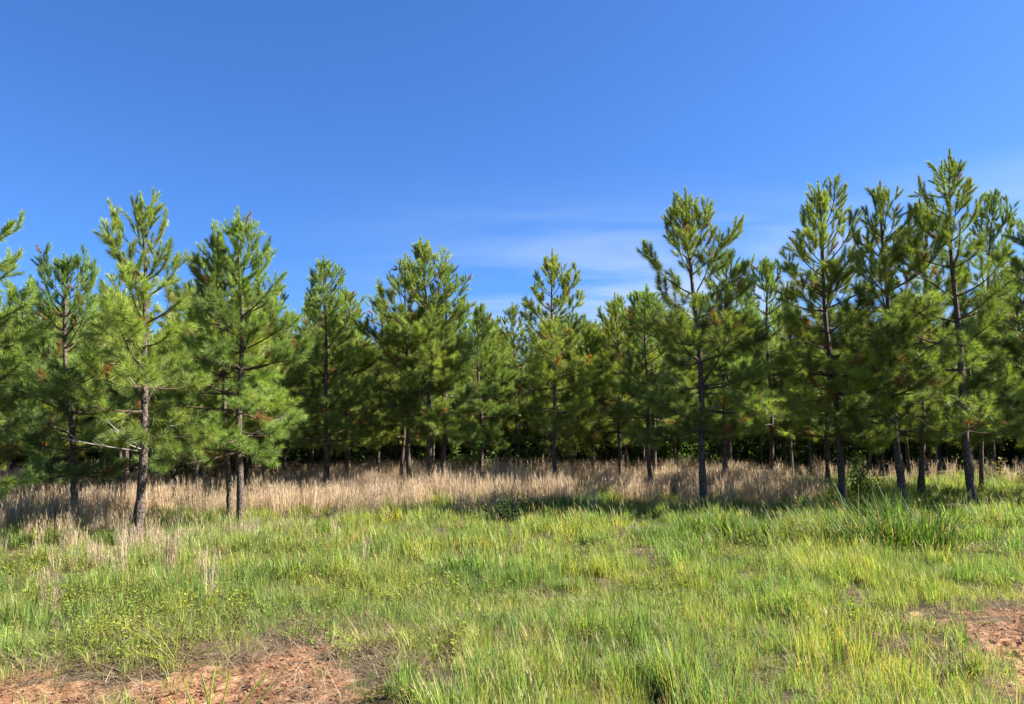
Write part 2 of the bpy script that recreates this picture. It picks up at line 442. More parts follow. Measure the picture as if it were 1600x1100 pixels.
def pine(seed, H, lean=(0, 0), base=0.26, Lmax=1.7, top=1.0, dens=1.0, r0=0.095, spacing=0.50, fine=True, limbs=(), pw=.52,
         per_m=470, width=0.0130, dead=0, skew=(0.0, -0.20), fork=0.0, fat=1.0, brown=0.065):
    """returns trunk (V,F), list of branches (V,F,dead?), crown twigs (V,F) and needles (V,F,C)"""
    rng = np.random.default_rng(seed)
    n = 16
    zz = np.linspace(-0.25, H, n); s = np.clip(zz / H, 0, 1)
    b1, b2 = rng.normal(0, 0.06, 2)
    ph = rng.random(2) * 6
    TX = lean[0] * s ** 1.2 + b1 * np.sin(s * 3.1) + 0.035 * np.sin(s * 11 + ph[0]) - 0.035 * np.sin(ph[0])
    TY = lean[1] * s + b2 * np.sin(s * 3.1) + 0.035 * np.sin(s * 10 + ph[1]) - 0.035 * np.sin(ph[1])
    TP = np.stack([TX, TY, zz], 1)
    rr = r0 * (1 - s) ** 0.8 * 0.87 + 0.012
    rr = rr * (1 + 0.45 * np.exp(-np.clip(zz + 0.05, 0, 9) / 0.22))
    # smoother trunk with lumps where whorls sit
    zf = np.linspace(-0.25, H, 46)
    TPf = np.stack([np.interp(zf, zz, TX), np.interp(zf, zz, TY), zf], 1)
    rf = np.interp(zf, zz, rr) * (1 + 0.07 * rng.normal(size=46))
    trunk = tube(TPf, rf, 10)
    def at_z(z):
        return np.array([np.interp(z, zz, TX), np.interp(z, zz, TY), z]), float(np.interp(z, zz, rr))
    branches = []; shoots = []; twigs = MB()
    zb = base * H
    z = zb
    az0 = rng.random() * 6.28
    lob = rng.random(4) * 6.28; la = rng.uniform(.08, .2, 2)
    while z < H - 0.75:
        tt = (z - zb) / (H - zb)
        nb = int(round((rng.integers(4, 7)) * dens)) if tt < 0.75 else int(rng.integers(5, 7))
        nb = max(nb, 2)
        for k in range(nb):
            az = az0 + k * 6.2832 / nb + rng.normal(0, 0.28)
            prof = min(1.0, 0.72 + tt * 2.0) * (1 - tt) ** pw
            Ln = 0.92 * Lmax * prof * rng.uniform(0.62, 1.15) + 0.30 * top
            Ln *= 1 + la[0] * math.sin(az + lob[0] + 2.2 * tt) + la[1] * math.sin(2 * az + lob[1] + 5 * tt)
            if rng.random() < .07 and tt < .65: Ln *= 1.28
            if rng.random() < .12: Ln *= .6
            Ln *= 1 + skew[0] * math.cos(az) + skew[1] * math.sin(az)
            zk = z + rng.normal(0, 0.05)
            e0 = R(-9 + 63 * tt + rng.normal(0, 8)); e1 = R(8 + 84 * tt + rng.normal(0, 12))
            if tt > 0.8:
                e0, e1 = R(60 + rng.normal(0, 8)), R(88 + rng.normal(0, 4)); Ln = min(max(Ln, 0.40), (H - z) * rng.uniform(.50, .72))
            p0, rt = at_z(zk)
            P = grow(p0, az, e0, min(e1, R(87)), Ln, 8, rng, 0.07)
            if tt > .35:                                  # the tip turns up into a candle
                tipv = P[-1] + np.array([rng.normal(0, .03), rng.normal(0, .03), rng.uniform(.10, .26)])
                shoots.append((P[-1], tipv, .6, .5))
            rb = min(rt * 0.5, 0.009 + 0.013 * Ln)
            branches.append((tube(P, np.linspace(rb, 0.005, 8), 5), Ln, False))
            def on(f):
                q = f * 7; i = min(int(q), 6)
                return P[i] + (P[i + 1] - P[i]) * (q - i), nrm(P[i + 1] - P[i])
            tone = np.clip(0.30 + 0.4 * tt + rng.normal(0, 0.26), 0, 1)
            # needle-bearing end of the branch itself
            nl = min(Ln, 0.40 + 0.15 * top)
            f0 = 1 - nl / Ln
            a, _ = on(max(f0, 0.02)); bmid, _ = on((max(f0, 0.02) + 1) / 2)
            sp = 1.28 - 0.74 * sstep(.30, .85, tt)
            shoots.append((a, bmid, tone, sp)); shoots.append((bmid, P[-1], tone + 0.12, sp))
            ns = max(3, int(Ln / (0.19 if fine else 0.22)))
            for j in range(ns):
                f = 0.26 + 0.72 * ((j + rng.random()) / max(ns, 1)) ** .8
                if f > 0.98: continue
                q, dr = on(f)
                sd = nrm(np.cross(dr, UP)) * (1 if j % 2 else -1)
                v = nrm(dr * rng.uniform(0.45, 0.9) + sd * rng.uniform(0.35, 0.95) + UP * rng.uniform(-0.35 * (1 - tt), 0.70 + 0.35 * tt) + rng.normal(0, .22, 3) * (1 - tt))
                l2 = rng.uniform(0.30, 0.56) * (1.25 - 0.55 * f) * (0.75 + 0.25 * min(Ln, 2)) * fat
                e = q + v * l2 + UP * l2 * 0.18
                V, F = tube(np.array([q, q + v * l2 * 0.5, e]), np.array([0.006, 0.005, 0.003]), 3)
                twigs.add(V, F)
                br = rng.random() < brown * (1.6 if f < 0.55 else 0.6)
                tn = -1.0 if br else np.clip(tone + rng.normal(0, 0.15), 0, 1)
                shoots.append((q + (e - q) * 0.38, e, tn, sp))
                if l2 > 0.36 and rng.random() < 0.8:
                    w = nrm(v + nrm(rng.normal(size=3)) * 0.7 + UP * 0.3)
                    e2 = q + v * l2 * 0.55 + w * l2 * 0.7
                    shoots.append((q + v * l2 * 0.55, e2, np.clip(tone + rng.normal(0, 0.15), 0, 1), sp))
        az0 += 0.9 + rng.normal(0, 0.3)
        z += spacing * rng.uniform(0.75, 1.2) * (1.15 - 0.30 * tt)
    # leader and candles round it
    pt, _ = at_z(H); pm, _ = at_z(H - 0.85); pmm, _ = at_z(H - 0.42)
    shoots.append((pm, pmm, 0.6, .7)); shoots.append((pmm, pt + UP * 0.03, 0.75, .5)); shoots.append((pmm, pt + UP * 0.03, 0.6, .5))
    for k in range(4):
        v = np.array([math.cos(az0 + k * 1.7), math.sin(az0 + k * 1.7), 0])
        q, _ = at_z(H - 0.42 - .05 * k); shoots.append((q + v * .05, q + v * .13 + UP * rng.uniform(.12, .24), 0.65, .5))
    for k in range(dead):
        zk = rng.uniform(0.20, 0.36) * H * (base / 0.27) + 0.1
        p0, rt = at_z(zk)
        az = rng.random() * 6.28
        Ln = rng.uniform(0.5, 1.5)
        P = grow(p0, az, R(rng.uniform(-5, 35)), R(rng.uniform(10, 60)), Ln, 9, rng, 0.22)
        V, F = tube(P, np.linspace(0.015, 0.004, 9), 5)
        mb = MB(); mb.add(V, F)
        for q in range(3):
            i = int(rng.integers(3, 8))
            P2 = grow(P[i], az + rng.choice([-1, 1]) * rng.uniform(0.4, 1.0), R(rng.uniform(-10, 40)), R(40), Ln * 0.3, 5, rng, 0.25)
            mb.add(*tube(P2, np.linspace(0.007, 0.003, 5), 4))
        branches.append(((np.concatenate(mb.V), np.concatenate(mb.F4)), Ln, True))
    for (zk, az, e0, e1, Ln) in limbs:                 # bare limbs the photograph shows one by one
        p0, rt = at_z(zk)
        P = grow(p0, az, R(e0), R(e1), Ln, 10, rng, 0.10)
        mb = MB(); mb.add(*tube(P, np.linspace(0.018, 0.005, 10), 6))
        for q in range(4):
            i = int(rng.integers(3, 9))
            P2 = grow(P[i], az + rng.choice([-1, 1]) * rng.uniform(0.4, 0.9), R(rng.uniform(0, 40)), R(45), Ln * 0.22, 5, rng, 0.2)
            mb.add(*tube(P2, np.linspace(0.007, 0.003, 5), 4))
        branches.append(((np.concatenate(mb.V), np.concatenate(mb.F4)), Ln, True))
    N = needles(shoots, rng, per_m, width)
    w = float(np.clip(rng.normal(.3, .8), -.7, 1.4))                                # each tree has a green of its own, warmer or cooler, paler or deeper
    N = (N[0], N[1], N[2] * np.array([1 + .10 * w, 1 + .02 * w, 1 - .10 * w]) * rng.uniform(.88, 1.16))
    return trunk, branches, twigs, N

def crown_mesh(name, twigs, N, extra=None):
    TV = np.concatenate(twigs.V); TF = np.concatenate(twigs.F4)
    V = np.concatenate([N[0], TV]); C = np.concatenate([N[2], np.ones((len(TV), 3))])
    mi = np.concatenate([np.zeros(len(N[1])), np.ones(len(TF))])
    return mesh(name, V, [N[1], TF + len(N[0])], [M_NEEDLE, M_TWIG], C, mi)

def plant_pine(label, x, y, group, **kw):
    """one whole pine: trunk (> branch, bare_branch) and crown"""
    z = float(ground_z(x, y))
    root = obj('pine_tree', None, None, (x, y, z)); tag(root, label, 'pine tree', group)
    trunk, branches, twigs, N = pine(**kw)
    tr = obj('trunk', mesh('trunk', trunk[0], trunk[1], M_BARK, None, None, True), root)
    small = MB()
    for (V, F), Ln, dead in branches:
        if dead:
            obj('bare_branch', mesh('bare_branch', V, F, M_DEAD, None, None, True), tr)
        elif Ln > 0.75:
            obj('branch', mesh('branch', V, F, M_TWIG, None, None, True), tr)
        else:
            twigs.add(V, F)
    obj('crown', crown_mesh('crown', twigs, N), root)
    return root

E_GROUP = 'pines along the front edge of the stand'
# px of trunk foot, px of tip (photo columns/rows), metres away, then shape
FRONT = [
 ('pine whose branches poke in at the left border, trunk out of frame', -112, (-72, 285), 15.4, dict(Lmax=2.1, base=.18, dead=1, skew=(.12, 0))),
 ('bushy pine behind and left of the nearest trunk, dark foot in straw', 122, (103, 402), 20.5, dict(Lmax=1.75, base=.18)),
 ('leftmost whole pine, nearest thick grey trunk with bare pale limbs', 218, (212, 302), 16.6, dict(Lmax=1.45, base=.30, pw=.80, dead=3, r0=.105, top=1.25, dens=.9, limbs=((1.95, 3.6, 8, 14, 1.6), (2.0, 3.9, 34, 42, 1.1), (2.05, -.5, 30, 34, 1.1), (2.0, -.9, 18, 30, .8), (1.98, 4.6, 15, 20, .8), (2.1, 3.3, 14, 4, 1.0), (3.15, 3.7, 50, 55, 1.7), (2.9, -.6, 55, 62, 1.0)))),
 ('thinner left one of two pine trunks close together, crown merged with its neighbour', 360, (338, 392), 20.4, dict(Lmax=1.35, base=.26, r0=.07)),
 ('right and thicker one of the two close pine trunks on the left, pointed top', 377, (378, 332), 19.6, dict(Lmax=2.0, base=.235, pw=.75, r0=.095, dead=1, fat=1.1)),
 ('pine with narrow pointed top in the gap right of the close pair', 510, (507, 400), 26.5, dict(Lmax=1.75, base=.22, pw=.66)),
 ('smaller pine at the right shoulder of the narrow topped one, thin dark trunk', 542, (541, 447), 29.0, dict(Lmax=1.5, base=.22)),
 ('pine with pale sunlit trunk left of the two dark central trunks', 640, (632, 398), 27.5, dict(Lmax=1.5, base=.28, r0=.08)),
 ('left of the two dark central trunks, tallest tip of the middle group', 668, (660, 376), 26.0, dict(Lmax=1.55, base=.26, pw=.62, dead=2)),
 ('right of the two dark central trunks, with rusty needles up in its crown', 690, (695, 408), 26.6, dict(Lmax=1.5, base=.25, brown=.12)),
 ('low pine filling the dip right of the middle group', 752, (742, 480), 30.5, dict(Lmax=1.6, base=.22)),
 ('lone slender pine rising against thin cloud at the centre', 869, (862, 391), 26.0, dict(Lmax=1.25, base=.26, r0=.075, spacing=.55)),
 ('short pine just right of the slender central one', 928, (920, 508), 29.0, dict(Lmax=1.5, base=.26, r0=.07)),
 ('pine with thin dark trunk bent at the foot, between centre and right group', 968, (962, 462), 28.0, dict(Lmax=1.3, base=.28, r0=.075)),
 ('pine with half lit slim trunk and a pale bare limb pointing left', 1018, (1008, 452), 26.0, dict(Lmax=1.4, base=.28, r0=.075, dead=2)),
 ('big spreading pine right of centre, dark straight trunk and open dark upper limbs', 1100, (1072, 291), 20.3, dict(Lmax=1.95, base=.25, r0=.105, dead=3, top=1.1, spacing=.56)),
 ('pine with dark trunk directly behind the big spreading one', 1132, (1135, 392), 25.0, dict(Lmax=1.5, base=.26, r0=.085, dead=1)),
 ('pine half hidden in the notch between the two tall right crowns', 1208, (1195, 404), 27.0, dict(Lmax=1.5, base=.26, r0=.085)),
 ('pine with bright lit edge on its slim trunk, left behind the dense dark pine', 1294, (1300, 400), 25.5, dict(Lmax=1.3, base=.28, r0=.075)),
 ('dense dark green pine with narrow tip, left of the three tallest on the right', 1317, (1278, 286), 20.6, dict(Lmax=1.8, base=.22, pw=.62, r0=.10, fat=1.1, spacing=.44)),
 ('bright green pine leaning at the foot, brown needles inside its crown', 1411, (1385, 281), 19.5, dict(Lmax=1.75, base=.23, r0=.105, brown=.10, dead=1)),
 ('pine close behind the leaning one, flared pale foot in the grass', 1437, (1440, 322), 22.3, dict(Lmax=1.55, base=.25, r0=.09)),
 ('tallest pine at the far right, leader bare below its top tuft', 1520, (1490, 234), 19.2, dict(Lmax=1.95, base=.22, r0=.11, dead=2, pw=.60, spacing=.62, top=1.2, dens=.85)),
 ('pine with slim dark trunk right behind the tallest one', 1534, (1562, 296), 25.0, dict(Lmax=1.5, base=.26, r0=.075)),
 ('pine whose left branches reach in at the right border', 1668, (1645, 300), 20.5, dict(Lmax=1.85, base=.22, r0=.10)),
]
occupied = []
for i, (lab, px, (tx, ty), d, kw) in enumerate(FRONT):
    x = px_x(px, d); z0 = float(ground_z(x, d))
    H = z_at(ty, d) - z0
    lean = (x_at(tx, ty, d) - x, random.Random(i).uniform(-.25, .25))
    plant_pine(lab, x, d, E_GROUP, seed=100 + i, H=H, lean=lean, **kw)
    occupied.append((x, d))

# the stand behind: six growth forms, each copied
FORMS = []
for k in range(7):
    trunk, branches, twigs, N = pine(seed=500 + k, H=8.0, lean=(random.Random(k).uniform(-.3, .3), .1), base=.25 + .02 * (k % 3), Lmax=1.7 + .1 * (k % 3),
                                     r0=.085, fine=False, per_m=320, width=0.018, dead=2)
    mb = MB(); mb.add(*trunk)
    for (V, F), Ln, dead in branches:
        mb.add(V, F)
    tm = mesh('trunk', np.concatenate(mb.V), np.concatenate(mb.F4), M_BARK, None, None, True)
    cm = crown_mesh('crown', twigs, N)
    FORMS.append((tm, cm, (np.concatenate(mb.V), np.concatenate(mb.F4), twigs, N)))
rs = random.Random(7)
back = []
row = 0
yy = 22.0
while yy < 46:
    xx = -34 + (row % 2) * 1.4
    while xx < 36:
        if yy > 37: break
        x = xx + rs.uniform(-.5, .5); y = yy + rs.uniform(-.5, .5)
        xx += 2.55
        if y < edge_line(x) + 6.0 + rs.uniform(0, 1.0): continue
        if y < 24 and x > 9: continue
        if abs(x) > y * 0.70 + 4: continue
        if any((x - a) ** 2 + (y - b) ** 2 < 2.6 for a, b in occupied): continue
        if rs.random() < 0.05: continue
        back.append((x, y)); occupied.append((x, y))
    yy += 2.5; row += 1
for (x, y) in [(16.4, 19.0), (17.6, 22.6), (15.6, 23.4), (14.2, 28.0)]:
    back.append((x, y))
SHORT = {2: 'nearest thick grey trunk', 4: 'thicker trunk of the close pair', 5: 'pointed pine past the close pair',
         7: 'pale sunlit central trunk', 9: 'two dark central trunks', 11: 'lone slender central pine', 13: 'thin trunk bent at its foot',
         14: 'half lit slim trunk', 15: 'big spreading pine', 17: 'pine in the right notch', 19: 'dense dark pine', 20: 'bright green leaning pine', 22: 'tallest pine at the far right'}
best = {}
for i, (x, y) in enumerate(back):
    px = 800 + FPX * x / y
    j = min(SHORT, key=lambda q: abs(FRONT[q][1] - px))
    gap = abs(FRONT[j][1] - px)
    if 6 < gap < 70 and y < 36:
        key = (j, 'left' if px < FRONT[j][1] else 'right')
        if key not in best or y < back[best[key]][1]:
            best[key] = i
named = {i: 'shaded pine behind, just %s of the %s' % (k[1], SHORT[k[0]]) for k, i in best.items()}
B_LABEL = 'young pine deep in the shaded stand, beyond the first pines behind the front row'
for i, (x, y) in enumerate(back):
    tm, cm, _ = FORMS[i % len(FORMS)]
    off = abs(x) > y * .69 + 1
    r = obj('pine_tree', None, None, (x, y, float(ground_z(x, y))))
    tag(r, named.get(i, ('nearest', 'second', 'third', 'farthest')[min(3, max(0, i - len(back) + 4))] + ' of the young pines standing just past the right border' if off and y < 29 and x > 0 else B_LABEL), 'pine tree', 'pines deep in the stand')
    s = rs.uniform(.80, 1.0)
    r.rotation_euler = (0, 0, rs.uniform(0, 6.28)); r.scale = (s, s, s * rs.uniform(.95, 1.05))
    obj('trunk', tm, r); obj('crown', cm, r)
print('back pines', len(back), 'front tris', sum(len(o.data.polygons) for o in bpy.data.objects if o.type == 'MESH'))

# ------------------------------------------------------------------ scattered ground cover (uncountable)
def scatter(name, protos, X, Y, scale, tilt, seed, zoff=0.0, zscale=None):
    """one object: points on the ground, each carrying one of the tuft meshes"""
    rng = np.random.default_rng(seed)
    n = len(X)
    me = bpy.data.meshes.new(name)
    me.vertices.add(n)
    me.vertices.foreach_set('co', np.stack([X, Y, ground_z(X, Y) + zoff], 1).astype(np.float32).ravel())
    rot = np.stack([rng.normal(0, tilt, n), rng.normal(0, tilt, n), rng.random(n) * 6.283], 1).astype(np.float32)
    a = me.attributes.new('rot', 'FLOAT_VECTOR', 'POINT'); a.data.foreach_set('vector', rot.ravel())
    sc = np.stack([scale, scale, scale if zscale is None else zscale], 1).astype(np.float32)
    a = me.attributes.new('scl', 'FLOAT_VECTOR', 'POINT'); a.data.foreach_set('vector', sc.ravel())
    a = me.attributes.new('pick', 'INT', 'POINT'); a.data.foreach_set('value', rng.integers(0, len(protos), n).astype(np.int32))
    me.update()
    o = obj(name, me)
    pc = bpy.data.collections.new(name + '_forms')
    for k, pm in enumerate(protos):
        po = bpy.data.objects.new(name + '_form', pm); pc.objects.link(po)
    ng = bpy.data.node_groups.new(name + '_scatter', 'GeometryNodeTree')
    ng.interface.new_socket('Geometry', in_out='INPUT', socket_type='NodeSocketGeometry')
    ng.interface.new_socket('Geometry', in_out='OUTPUT', socket_type='NodeSocketGeometry')
    gi = nd(ng, 'NodeGroupInput'); go = nd(ng, 'NodeGroupOutput')
    ip = nd(ng, 'GeometryNodeInstanceOnPoints'); ip.inputs['Pick Instance'].default_value = True
    ci = nd(ng, 'GeometryNodeCollectionInfo'); ci.inputs['Collection'].default_value = pc
    ci.inputs['Separate Children'].default_value = True; ci.inputs['Reset Children'].default_value = True
    def na(nm, ty):
        q = nd(ng, 'GeometryNodeInputNamedAttribute', data_type=ty); q.inputs['Name'].default_value = nm
        return [s for s in q.outputs if s.enabled and s.name == 'Attribute'][0]
    k = ng.links.new
    k(gi.outputs[0], ip.inputs['Points']); k(ci.outputs[0], ip.inputs['Instance'])
    k(na('pick', 'INT'), ip.inputs['Instance Index']); k(na('scl', 'FLOAT_VECTOR'), ip.inputs['Scale'])
    k(na('rot', 'FLOAT_VECTOR'), ip.inputs['Rotation']); k(ip.outputs[0], go.inputs[0])
    md = o.modifiers.new('scatter', 'NODES'); md.node_group = ng
    o['kind'] = 'stuff'
    return o

def blade(p, az, h, bend, w, n=4, e0=85):
    """curved tapering strip; returns V, F"""
    s = np.linspace(0, 1, n)
    e = np.radians(e0) - bend * s ** 1.5
    st = h / (n - 1)
    d = np.stack([np.cos(e) * math.cos(az), np.cos(e) * math.sin(az), np.sin(e)], 1) * st
    P = np.concatenate([[p], p + np.cumsum(d[:-1], 0)])
    sd = np.array([-math.sin(az), math.cos(az), 0])
    ww = w * np.array([0.8, 1.0, 0.75, 0.12] if n == 4 else np.linspace(1, .1, n))[:, None] * 0.5
    V = np.concatenate([P - sd * ww, P + sd * ww])
    i = np.arange(n - 1)
    return V, np.stack([i, i + 1, n + i + 1, n + i], 1), P

def grass_form(seed, nb, h, spread, w, cols, bend=(0.2, 1.3), heads=0, dead=0.12):
    rng = np.random.default_rng(seed); mb = MB()
    for k in range(nb):
        r = spread * math.sqrt(rng.random()); a = rng.random() * 6.28
        p = np.array([r * math.cos(a), r * math.sin(a), -0.02])
        az = a + rng.normal(0, 1.0)
        c = np.array(cols[int(rng.integers(len(cols)))]) * rng.uniform(.75, 1.25)
        if rng.random() < dead: c = np.array((.30, .23, .12)) * rng.uniform(.6, 1.2)
        V, F, P = blade(p, az, h * rng.uniform(.45, 1.15), rng.uniform(*bend), w * rng.uniform(.7, 1.3), 4, rng.uniform(70, 90))
        mb.add(V, F, c)
    for k in range(heads):
        r = spread * rng.random(); a = rng.random() * 6.28; az = rng.random() * 6.28
        V, F, P = blade(np.array([r * math.cos(a), r * math.sin(a), 0]), az, h * rng.uniform(1.1, 1.6), rng.uniform(.1, .5), w * .5, 4, 88)
        mb.add(V, F, (.22, .21, .08))
        tip = P[-1]
        for q in range(3):
            V, F, _ = blade(tip - np.array([0, 0, .02 * q]), az + rng.normal(0, .9), .07, .3, .006, 3, 55)
            mb.add(V, F, (.26, .22, .10))
    return mb.mesh('grass_tuft', M_GRASS)
GC = [(.265, .340, .080), (.210, .300, .066), (.335, .390, .125), (.115, .185, .045)]
G_NEAR = [grass_form(10 + k, 44, .30, .09, .0052, GC, bend=(.05, .85), dead=.17, heads=(k % 3 == 0) * 2) for k in range(8)]
G_SHORT = [grass_form(30 + k, 30, .20, .11, .0055, GC, bend=(.4, 1.7), dead=.22) for k in range(6)]
G_FAR = [grass_form(50 + k, 28, .31, .15, .0095, GC + [(.20, .20, .065)], bend=(.2, 1.1), heads=(k % 2) * 2) for k in range(6)]

def weed_form(seed, ns, h, spread, leaf, col, mat):
    """low broad-leaved weed: stems with small paired leaves"""
    rng = np.random.default_rng(seed); mb = MB()
    for k in range(ns):
        a = rng.random() * 6.28; e = R(rng.uniform(20, 85)); l = h * rng.uniform(.5, 1.1)
        d = np.array([math.cos(e) * math.cos(a), math.cos(e) * math.sin(a), math.sin(e)])
        p0 = np.array([rng.normal(0, spread), rng.normal(0, spread), 0])
        mb.add(*tube(np.array([p0, p0 + d * l * .5, p0 + d * l]), np.array([.003, .0025, .0015]), 3), c=(.10, .10, .03))
        for j in range(6):
            q = p0 + d * l * (0.3 + .7 * j / 5)
            az = rng.random() * 6.28; s = leaf * rng.uniform(.6, 1.2)
            t_ = np.array([math.cos(az), math.sin(az), rng.uniform(-.2, .6)]); t_ /= np.linalg.norm(t_)
            sd = nrm(np.cross(t_, UP) + rng.normal(0, .2, 3))
            V = np.array([q, q + t_ * s * .5 + sd * s * .26, q + t_ * s, q + t_ * s * .5 - sd * s * .26])
            mb.add(V, np.array([[0, 1, 2, 3]]), np.array(col) * rng.uniform(.75, 1.3))
    return mb.mesh('weed', mat)
WEEDS = [weed_form(70 + k, 9, .22, .06, .038, (.185, .245, .05), M_WEED) for k in range(4)]
CLOVER = [weed_form(80 + k, 10, .10, .09, .028, (.17, .215, .05), M_WEED) for k in range(4)]

def litter_form(seed):
    rng = np.random.default_rng(seed); mb = MB()
    for k in range(26):
        p = np.array([rng.normal(0, .12), rng.normal(0, .12), rng.uniform(.0, .05)])
        V, F, _ = blade(p, rng.random() * 6.28, rng.uniform(.08, .28), rng.uniform(-.2, .5), .005, 3, rng.uniform(-4, 28))
        mb.add(V, F, np.array([(.24, .175, .11), (.33, .26, .17), (.15, .105, .07)][int(rng.integers(3))]))
    return mb.mesh('litter', M_LITTER)
LITTER = [litter_form(90 + k) for k in range(5)]

def straw_form(seed, nb=16, h=.62, spread=.13):
    """broomsedge: upright tan stems with feathered upper half and a few leaves at the foot"""
    rng = np.random.default_rng(seed); mb = MB()
    for k in range(nb):
        r = spread * math.sqrt(rng.random()); a = rng.random() * 6.28
        p = np.array([r * math.cos(a), r * math.sin(a), -.02]); az = a + rng.normal(0, .8)
        c = np.array([(.63, .525, .385), (.52, .42, .305), (.73, .625, .47), (.37, .295, .215)][int(rng.integers(4))]) * rng.uniform(.85, 1.15)
        hh = h * rng.uniform(.6, 1.15)
        V, F, P = blade(p, az, hh, rng.uniform(.0, .35), .008, 4, rng.uniform(80, 90))
        mb.add(V, F, c)
        for q in range(5):
            f = rng.uniform(.45, 1.0); i = min(int(f * 3), 2); b0 = P[i] + (P[i + 1] - P[i]) * (f * 3 - i)
            V, F, _ = blade(b0, rng.random() * 6.28, rng.uniform(.07, .16), .2, .007, 3, rng.uniform(62, 82))
            mb.add(V, F, c * rng.uniform(.9, 1.2))
        if rng.random() < .6:
            V, F, _ = blade(p, az + rng.normal(0, 1), hh * .5, rng.uniform(.4, 1.6), .007, 4, 80)
            mb.add(V, F, np.array((.34, .25, .14)) * rng.uniform(.7, 1.2))
    return mb.mesh('straw', M_TAN)
STRAW = [straw_form(120 + k) for k in range(6)]

def pts(n, ylo, yhi, dens, seed, pad=2.5):
    """points in the trapezoid the camera sees (plus a margin), thinned by dens(x, y) in 0..1"""
    rng = np.random.default_rng(seed)
    y = np.sqrt(rng.random(n) * (yhi ** 2 - ylo ** 2) + ylo ** 2)
    x = (rng.random(n) * 2 - 1) * (y * 0.76 + pad)
    keep = rng.random(n) < dens(x, y)
    return x[keep], y[keep]
def area(ylo, yhi): return 0.76 * (yhi ** 2 - ylo ** 2) + 5 * (yhi - ylo)

rg = np.random.default_rng(3)
# near grass, 3.5 - 11 m: tall where lush, short where thin
clump = lambda x, y: .22 + .78 * sstep(.38, .54, fbm(x * 2.1, y * 2.1, 73, 2))
lush = lambda x, y: np.clip(1 - bare(x, y) * 1.25, 0, 1) * (1 - .75 * thin(x, y)) * (.45 + .75 * sstep(.3, .55, fbm(x * .9, y * .9, 71))) * clump(x, y) * (1 - .8 * fringe(x, y))
left_weedy = lambda x, y: sstep(-1.0, -2.2, x + .3 * (fbm(x, y, 75) - .5))
x, y = pts(int(area(3.4, 11) * 95), 3.4, 11, lambda x, y: lush(x, y) * (1 - .45 * left_weedy(x, y)), 201)
h = (.45 + .75 * sstep(.3, .7, fbm(x * 1.6, y * 1.6, 77, 3))) * rg.uniform(.7, 1.25, len(x))
h *= 1 - .45 * thin(x, y)
scatter('meadow_grass', G_NEAR, x, y, h * rg.uniform(.85, 1.15, len(x)), .12, 301)
x, y = pts(int(area(3.4, 12) * 80), 3.4, 12, lambda x, y: np.clip(1 - 1.2 * bare(x, y), 0.10, 1) * (1 - .65 * fringe(x, y)) * (.30 + .6 * thin(x, y)) * (.3 + .9 * sstep(.35, .6, fbm(x * 1.4, y * 1.4, 79))), 202)
scatter('short_grass', G_SHORT, x, y, rg.uniform(.5, 1.1, len(x)), .2, 302)
# farther sward, 11 - 30 m
x, y = pts(int(area(10.5, 30) * 42), 10.5, 30, lambda x, y: (1 - .60 * tan_field(x, y)) * (.4 + .8 * sstep(.3, .55, fbm(x * .7, y * .7, 81))) * (1 - .5 * thin(x, y)) * (.08 + .92 * sstep(.38, .52, fbm(x * 1.5, y * 1.5, 74, 3))) * (1 - .8 * sstep(3, 6, y - edge_line(x) - 3 * (x > 9))), 203)
h = (.42 + .85 * sstep(.3, .7, fbm(x * 1.1, y * 1.1, 83, 3))) * rg.uniform(.75, 1.25, len(x)) * (1 - .35 * thin(x, y))
scatter('distant_grass', G_FAR, x, y, h, .12, 303)
# weeds and clover
x, y = pts(int(area(3.6, 14) * 26), 3.6, 14, lambda x, y: np.clip(1 - 1.4 * bare(x, y), 0, 1) * (1 - .8 * fringe(x, y)) * (.28 + .55 * left_weedy(x, y)) * (.2 + 1.0 * sstep(.42, .6, fbm(x * 1.1, y * 1.1, 85))), 204)
scatter('leafy_weeds', WEEDS, x, y, rg.uniform(.6, 1.4, len(x)), .15, 304)
x, y = pts(int(area(3.6, 13) * 55), 3.6, 13, lambda x, y: np.clip(1 - 1.25 * bare(x, y), 0.03, 1) * (1 - .6 * fringe(x, y)) * (.18 + .75 * thin(x, y)) * sstep(.35, .62, fbm(x * 1.3, y * 1.3, 87)), 205)
scatter('low_clover', CLOVER, x, y, rg.uniform(.6, 1.3, len(x)), .15, 305)
# dead straw on the soil
x, y = pts(int(area(3.4, 16) * 44), 3.4, 16, lambda x, y: np.clip(.25 + .4 * thin(x, y) + .5 * fringe(x, y) - .35 * sstep(.7, 1, bare(x, y)), .30, 1), 206)
scatter('straw_litter', LITTER, x, y, rg.uniform(.5, 1.2, len(x)), .1, 306)
# the tan band in front of and under the first trees
x, y = pts(int(area(12, 36) * 17), 12, 36, lambda x, y: tan_field(x, y) * (1 - .7 * sstep(30, 35, y)), 207)
scatter('dry_grass', STRAW, x, y, rg.uniform(.65, 1.3, len(x)) * (.55 + .8 * fbm(x * .9, y * .9, 89)), .07, 307)
x, y = pts(int(area(9, 20) * 3.2), 9, 20, lambda x, y: sstep(-2.5, -5.5, x) * sstep(9, 12.5, y) * sstep(.4, .6, fbm(x * .8, y * .8, 91)), 208)
scatter('dry_grass_scattered', STRAW, x, y, rg.uniform(.5, .85, len(x)), .07, 308)

